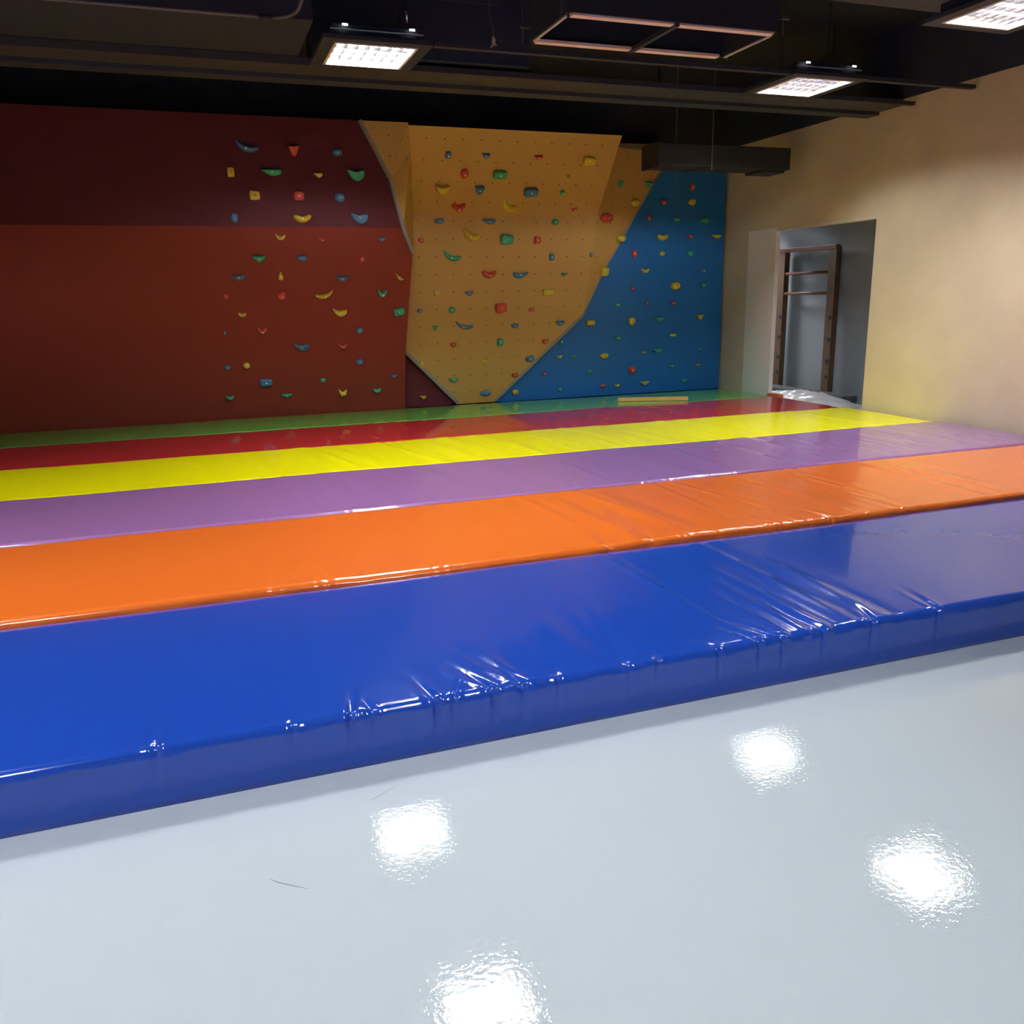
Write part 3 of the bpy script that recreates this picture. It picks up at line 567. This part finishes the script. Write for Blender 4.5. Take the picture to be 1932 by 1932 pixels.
# ------------------------------------------------------------------ side room contents
wb = empty('wall_bars', (8.42, 10.6, 0), 'brown wooden wall bars with three rungs seen through the right-hand opening', 'wall bars')
def stile(yc):
    bm = bmesh.new(); box(bm, 8.33, 8.42, yc - .075, yc + .075, 0.0, 2.13, bev=.004); s = part('stile', bm, wood_m, wb)
    for z in (1.18, .88, .58, .36):
        q = bmesh.new(); cyl(q, (8.322, yc - .03, z), (8.335, yc - .03, z), .03, 14)
        part('socket', q, char_m, s)
        s.children[-1].parent = s; s.children[-1].matrix_parent_inverse = s.matrix_parent_inverse.inverted() if False else Matrix.Identity(4)
stile(11.13); stile(10.02)
bm = bmesh.new(); box(bm, 8.32, 8.40, 9.95, 11.2, 2.10, 2.16, bev=.006); part('top_rung', bm, rung_m, wb)
for z in (1.80, 1.515):
    bm = bmesh.new(); cyl(bm, (8.36, 9.98, z), (8.36, 11.17, z), .022, 14); part('rung', bm, rung_m, wb, True)
def film(name, x0, x1, y0, y1, hgt, seed, lab):
    rg = random.Random(seed); bm = bmesh.new(); nx, ny = 46, 60; V = []
    fs = [(rg.uniform(6, 30), rg.uniform(6, 30), rg.uniform(0, 6), rg.uniform(.3, 1)) for _ in range(9)]
    for i in range(nx + 1):
        r = []
        for j in range(ny + 1):
            u, v = i / nx, j / ny; x = x0 + (x1 - x0) * u; y = y0 + (y1 - y0) * v
            e = (sin(pi * u) * sin(pi * v)) ** .45
            w = sum(abs(sin(x * a + y * b + c)) * k for a, b, c, k in fs) / 5
            r.append(bm.verts.new((x + .02 * sin(y * 19), y + .02 * sin(x * 23), .006 + e * hgt * (.55 + .45 * w))))
        V.append(r)
    for i in range(nx):
        for j in range(ny): bm.faces.new((V[i][j], V[i + 1][j], V[i + 1][j + 1], V[i][j + 1]))
    bd = [V[i][0] for i in range(nx + 1)] + [V[nx][j] for j in range(1, ny + 1)] + [V[i][ny] for i in range(nx - 1, -1, -1)] + [V[0][j] for j in range(ny - 1, 0, -1)]
    bl = [bm.verts.new((v.co.x, v.co.y, .001)) for v in bd]
    for i in range(len(bd)): k = (i + 1) % len(bd); bm.faces.new((bd[i], bl[i], bl[k], bd[k]))
    bm.faces.new(bl)
    return tag(obj(name, bm, film_m, None, True), lab, 'plastic sheet')
film('plastic_sheet', 7.24, 7.98, 8.5, 10.5, .26, 4, 'crumpled white plastic sheeting heaped in the opening beside the red mat')
bm = nbox(7.075, 7.15, 9.36, 9.62, .0, .245, bev=.012)
tag(obj('orange_foam_block', bm, mat('orange_foam', (.75, .20, .06), rough=.4)), 'small orange foam block standing at the red mat edge by the white pier', 'foam block')
bm = nbox(8.05, 8.30, 9.3, 11.35, 0, .17, bev=.02)
tag(obj('folded_dark_mat', bm, mat('dark_grey_fabric', (.07, .075, .09), rough=.7)), 'low dark grey folded mat on the floor under the wall bars', 'mat')

# ------------------------------------------------------------------ louvre lamps
LZ = 3.35
alu_m = mat('bright_louvre_aluminium', (.85, .83, .84), rough=.22, metal=1)
pan_m = mat('lamp_reflector_white', (.85, .84, .84), rough=.5)
tube_m = mat('lit_fluorescent_tube', (1, 1, 1), rough=.5, emit=((1.0, .97, .98), 490))
rim_m = mat('lamp_rim_white', (.75, .74, .66), rough=.4)
def lamp_meshes():
    S = .305; d = {}
    bm = bmesh.new()
    box(bm, -S, S, -S, S, .105, .11)
    for s in (-1, 1):
        box(bm, s * S - .004, s * S + .004, -S, S, 0, .11); box(bm, -S, S, s * S - .004, s * S + .004, 0, .11)
    d['reflector'] = (bm, pan_m)
    bm = bmesh.new(); box(bm, -S - .012, S + .012, -S - .012, S + .012, .112, .118)
    for s in (-1, 1):
        box(bm, s * (S + .009) - .003, s * (S + .009) + .003, -S - .012, S + .012, .005, .112); box(bm, -S - .006, S + .006, s * (S + .009) - .003, s * (S + .009) + .003, .005, .112)
    d['housing'] = (bm, navy_m)
    bm = bmesh.new()
    for s in (-1, 1):
        box(bm, s * (S - .008) - .01, s * (S - .008) + .01, -S, S, -.006, .004); box(bm, -S + .018, S - .018, s * (S - .008) - .01, s * (S - .008) + .01, -.006, .004)
    d['rim'] = (bm, rim_m)
    bm = bmesh.new()
    def vee(x0, y0, x1, y1):           # V-section blade
        a, b = Vector((x0, y0, 0)), Vector((x1, y1, 0)); t = (b - a).normalized(); s = Vector((-t.y, t.x, 0))
        q = [[bm.verts.new(p + s * u + Vector((0, 0, z))) for u, z in ((-.009, .028), (.009, .028), (.002, .002), (-.002, .002))] for p in (a, b)]
        for k in range(4): bm.faces.new((q[0][k], q[0][(k + 1) % 4], q[1][(k + 1) % 4], q[1][k]))
        bm.faces.new(q[0][::-1]); bm.faces.new(q[1])
    e = S - .018
    for i in range(1, 7): x = -e + 2 * e * i / 7; vee(x, -e, x, e)
    for i in range(1, 4): y = -e + 2 * e * i / 4; vee(-e, y, e, y)
    d['louvre'] = (bm, alu_m)
    return d
LM = {}
for k, (bm, m) in lamp_meshes().items():
    t = obj(k, bm, m); LM[k] = t.data; bpy.data.objects.remove(t)
bm = bmesh.new(); cyl(bm, (-.28, 0, 0), (.28, 0, 0), .013, 12); t = obj('lamp_tube', bm, tube_m, None, True); LM['lamp_tube'] = t.data; bpy.data.objects.remove(t)
bm = bmesh.new()
F0, F1 = .305, .40
for s in (-1, 1):
    box(bm, min(s * F0, s * F1), max(s * F0, s * F1), -F1, F1, 0, .03); box(bm, -F0, F0, min(s * F0, s * F1), max(s * F0, s * F1), 0, .03)
t = obj('surround', bm, char_m); LM['surround'] = t.data; bpy.data.objects.remove(t)
bm = bmesh.new()
box(bm, -.34, .34, -.352, -.336, .075, .083)
t = obj('top_lip', bm, rim_m); LM['top_lip'] = t.data; bpy.data.objects.remove(t)
bm = bmesh.new(); box(bm, -.02, .02, -.357, -.352, .0, .013)
t = obj('vent_slot', bm, mat('lit_slot', (1, 1, 1), emit=((1, .98, .97), 5))); LM['vent_slot'] = t.data; bpy.data.objects.remove(t)
def lamp(x, y, lab, full=True):
    r = empty('louvre_lamp', (x, y, LZ), lab, 'ceiling lamp', 'square louvre lamps under the black ceiling')
    def add(k, loc=(0, 0, 0)):
        o = bpy.data.objects.new(k, LM[k]); C.objects.link(o); o.parent = r; o.location = loc; return o
    add('housing'); add('reflector'); add('rim'); add('louvre'); add('surround')
    for i in range(4): add('lamp_tube', (0, -.21 + .14 * i, .058))
    if full:
        add('top_lip'); add('vent_slot', (-.235, 0, .10)); add('vent_slot', (.255, 0, .10))
    bm = bmesh.new()
    for sx in (-1, 1): cyl(bm, (sx * .25, 0, .11), (sx * .25, 0, ZC - LZ), .006, 6)
    obj('suspension_rod', bm, char_m, r)
    return r
lamp(1.461, 7.111, 'lit square louvre lamp above the upper left of the climbing wall view')
lamp(5.43, 7.08, 'lit square louvre lamp cut by the right edge of the photo')
lamp(1.49, 4.90, 'lit louvre lamp overhead above the purple mat, left row', False)
lamp(5.43, 4.90, 'lit louvre lamp overhead above the purple mat, right row', False)
lamp(-2.0, 4.9, 'lit louvre lamp overhead near the left wall', False)
lamp(1.49, .9, 'lit louvre lamp behind the photographer, middle row', False)
lamp(-1.6, 1.6, 'lit louvre lamp behind the photographer, left row', False)
lamp(7.65, 12.2, 'added unseen louvre lamp brightening the side room', False).location.z = 2.799  # added out of view to light the side room, no known fixture there

# ------------------------------------------------------------------ ceiling fittings
def rail(y0, y1, x0, x1, lab):
    return tag(obj('ceiling_rail', nbox(x0, x1, y0, y1, LZ + .0, LZ + .035), char_m), lab, 'ceiling rail')
rail(6.71, 6.765, 1.87, 5.02, 'thin dark metal rail joining the near sides of the two lamps')
rail(7.44, 7.49, 1.87, 5.02, 'thin dark metal rail joining the far sides of the two lamps')
rail(6.71, 6.765, 5.84, 7.08, 'short thin near-side rail between the right lamp and the wall')
rail(7.44, 7.49, 5.84, 7.08, 'short thin far-side rail between the right lamp and the wall')
bm = bmesh.new()
box(bm, -3.15, 7.09, 7.95, 8.13, 3.35, 3.50); 
be = tag(obj('ceiling_beam', bm, char_m), 'long dark grey beam under the ceiling in front of the climbing wall', 'beam')
bm = nbox(-3.15, 7.09, 7.62, 7.93, 3.38, 3.44)
for x in (-1.5, .6, 2.9, 4.4, 6.4): box(bm, x, x + .02, 7.90, 7.92, 3.44, ZC)
tag(obj('cable_tray', bm, mat('dark_tray_metal', (.04, .04, .04), rough=.55)), 'flat dark cable tray running along the front of the long beam', 'cable tray')
# left hanging black box and round-cornered navy duct
bm = nbox(-2.0, .98, 6.6, 7.52, 3.42, 4.15)
tag(obj('bulkhead_box', bm, black_m), 'big matt black box under the ceiling left of the lit lamp', 'ceiling box')
bm = nbox(1.22, 2.75, 7.53, 7.90, 3.86, 4.12)
bmesh.ops.bevel(bm, geom=[e for e in bm.edges if abs((e.verts[0].co - e.verts[1].co).z) < .01 and e.verts[0].co.z < 3.9 or abs((e.verts[0].co - e.verts[1].co).z) > .1], offset=.06, segments=4, affect='EDGES')
box(bm, 1.1, 2.95, 7.56, 7.88, 3.47, 4.14)
tag(obj('round_cornered_duct', bm, navy_m), 'dark navy round-cornered duct end above the left lamp', 'duct')
# conduit at the upper left
r = empty('conduit_pipe', (.4, 7.5, 3.7), 'grey conduit with a bend at the top left of the ceiling', 'pipe')
def rp(name, pts, rad, m):
    bm = bmesh.new(); tube(bm, [Vector(p) - r.location for p in pts], rad, 10); return obj(name, bm, m, r, True)
gm = mat('grey_conduit', (.10, .10, .10), rough=.4)
rp('straight_run', [(-2.6, 6.40, 3.36), (.10, 6.40, 3.36), (.60, 6.40, 3.36)], .012, gm)
rp('coupling', [(.60, 6.40, 3.36), (.68, 6.40, 3.36)], .017, black_m)
rp('bend', [(.68, 6.40, 3.36), (.74, 6.38, 3.36), (.79, 6.33, 3.36), (.82, 6.26, 3.36), (.83, 6.18, 3.36), (.83, 6.0, 3.36), (.83, 4.2, 3.36)], .011, gm)
rp('pipe_hanger', [(.83, 4.6, 3.36), (.83, 4.6, ZC)], .004, gm); rp('pipe_hanger', [(-.8, 6.4, 3.36), (-.8, 6.4, ZC)], .004, gm)
# hanging frayed cord and short strap
r = empty('hanging_cord', (2.27, 6.55, 3.4), 'frayed pale cord end dangling in front of the near rail', 'cord')
bm = bmesh.new(); tube(bm, [(-.03, 0, .75), (-.03, 0, .22), (-.02, 0, .12), (.0, 0, .05), (.0, 0, -.0)], .0035, 6); obj('cord', bm, mat('dark_cord', (.10, .095, .09)), r)
fr = mat('frayed_cord_tan', (.42, .33, .25), rough=.8)
bm = bmesh.new(); tube(bm, [(0, 0, .0), (.004, 0, -.02), (.0, 0, -.04)], [.008, .015, .012], 8)
for dx, dz in ((-.022, -.075), (-.008, -.07), (.012, -.065), (.026, -.06), (.02, -.045)): tube(bm, [(0, 0, -.035), (dx * .5, .003, dz * .8), (dx, 0, dz)], [.006, .004, .003], 6)
obj('frayed_end', bm, fr, r)
r = empty('metal_clip', (1.71, 6.9, 3.62), 'small bright metal clip hanging below the navy duct', 'clip')
bm = bmesh.new(); tube(bm, [(0, 0, .0), (.006, 0, -.03), (-.002, 0, -.075)], [.012, .009, .012], 8); obj('clip', bm, steel_m, r, True)
bm = bmesh.new(); tube(bm, [(0, 0, .0), (0, 0, .5)], .003, 6); obj('hanger_wire', bm, char_m, r)

# air-conditioning cassette
ac = empty('air_conditioning_cassette', (3.34, 6.12, LZ), 'black ceiling air unit with a pale-edged open frame split by a centre bar', 'air conditioner')
X0, X1, Ya, Yb = -.81, .82, -.36, .345
bm = bmesh.new(); box(bm, X0, X1, Ya, Yb, .26, .28)
for s, a in ((0, X0), (1, X1)): box(bm, a - .012, a + .012, Ya, Yb, .012, .28)
for a in (Ya, Yb): box(bm, X0, X1, a - .012, a + .012, .012, .28)
obj('casing', bm, black_m, ac)
bm = bmesh.new(); box(bm, X0 + .03, -.015, Ya + .005, Ya + .068, .0, .02); box(bm, .02, X1 - .02, Ya + .005, Ya + .068, .0, .02); obj('near_foam_strip', bm, foam_m, ac)
bm = bmesh.new(); box(bm, X0 + .03, -.015, Yb - .062, Yb - .0, .0, .02); box(bm, .02, X1 - .06, Yb - .062, Yb - .0, .0, .02); obj('far_foam_strip', bm, foam_m, ac)
bm = bmesh.new(); box(bm, -.015, .02, Ya, Yb, -.012, .02); obj('centre_bar', bm, char_m, ac)
bm = bmesh.new(); box(bm, X0 + .0, X0 + .012, Ya + .06, Yb - .05, -.002, .01); box(bm, X1 - .012, X1, Ya + .06, Yb - .05, -.002, .01); obj('side_lip', bm, rim_m, ac)
bm = bmesh.new()
for dx, dy in ((X0 - .06, Yb), (X0 - .06, Ya), (X1 + .05, Ya), (X1 + .05, Yb)): cyl(bm, (dx, dy, .0), (dx, dy, ZC - LZ), .006, 6); box(bm, dx - .02, dx + .05, dy - .015, dy + .015, .10, .12)
obj('hanger_rod', bm, mat('threaded_rod_steel', (.3, .3, .3), rough=.35, metal=1), ac)
bm = nbox(2.95, 7.05, 5.35, 5.62, 3.55, 3.95, bev=.02)
for x in (3.3, 4.6, 5.9): box(bm, x, x + .03, 5.345, 5.35, 3.55, ZC)
tag(obj('supply_duct', bm, char_m), 'long dark rectangular duct behind the air unit at the top right', 'duct')

# suspended black duct box in front of the blue panel
bm = nbox(5.03, 6.78, 9.0, 9.37, 2.935, 3.175, bev=.006)
box(bm, 5.02, 5.06, 8.99, 9.38, 2.925, 3.185); box(bm, 6.40, 6.74, 9.05, 9.35, 2.905, 2.935)
db = tag(obj('suspended_duct', bm, mat('black_duct_paint', (.011, .012, .015), rough=.7)), 'matt black box duct hung on two rods in front of the blue panel', 'duct')
for x in (5.47, 5.695):
    y = 8.97 if x > 5.5 else 9.39
    bm = bmesh.new(); cyl(bm, (x, y, 2.90 if x > 5.5 else 2.86), (x, y, ZC), .0055, 8); 
    obj('hanger_rod', bm, mat('galvanised_rod', (.22, .22, .22), rough=.4, metal=.6), db)
bm = bmesh.new(); tube(bm, [(5.695, 8.97, 2.925), (5.56, 9.39, 2.925)], .008, 6); obj('bracket', bm, char_m, db)

# ------------------------------------------------------------------ world, camera
w = bpy.data.worlds.new('world'); sc.world = w; w.use_nodes = True
w.node_tree.nodes['Background'].inputs[0].default_value = (.8, .85, .9, 1)
w.node_tree.nodes['Background'].inputs[1].default_value = .15
f_, pit, rol, yaw = [1616.98188, 0.24588, -0.02036, 0.34328, 0.20932, 2.65386, 1.36428, 3.35077, 1.15442, 1.76762, 6.79149, 7.43179][:4]
fw = Vector((sin(yaw) * cos(pit), cos(yaw) * cos(pit), -sin(pit)))
rt = Vector((cos(yaw), -sin(yaw), 0)); up = rt.cross(fw)
r2 = rt * cos(rol) + up * sin(rol); u2 = -rt * sin(rol) + up * cos(rol)
cam = bpy.data.cameras.new('camera'); co = bpy.data.objects.new('camera', cam); C.objects.link(co)
co.matrix_world = Matrix(((r2.x, u2.x, -fw.x, 0), (r2.y, u2.y, -fw.y, 0), (r2.z, u2.z, -fw.z, 1.55), (0, 0, 0, 1)))
cam.sensor_width = 36; cam.lens = f_ / 1932 * 36; cam.clip_start = .05
sc.camera = co
sc.view_settings.view_transform = 'Standard'; sc.view_settings.look = 'None'
sc.view_settings.gamma = 1; sc.view_settings.use_curve_mapping = False
sc.view_settings.exposure = 0
sc.cycles.use_denoising = True
sc.cycles.max_bounces = 8; sc.cycles.diffuse_bounces = 5; sc.cycles.glossy_bounces = 4
sc.cycles.sample_clamp_indirect = 8
sc.cycles.caustics_reflective = False; sc.cycles.caustics_refractive = False
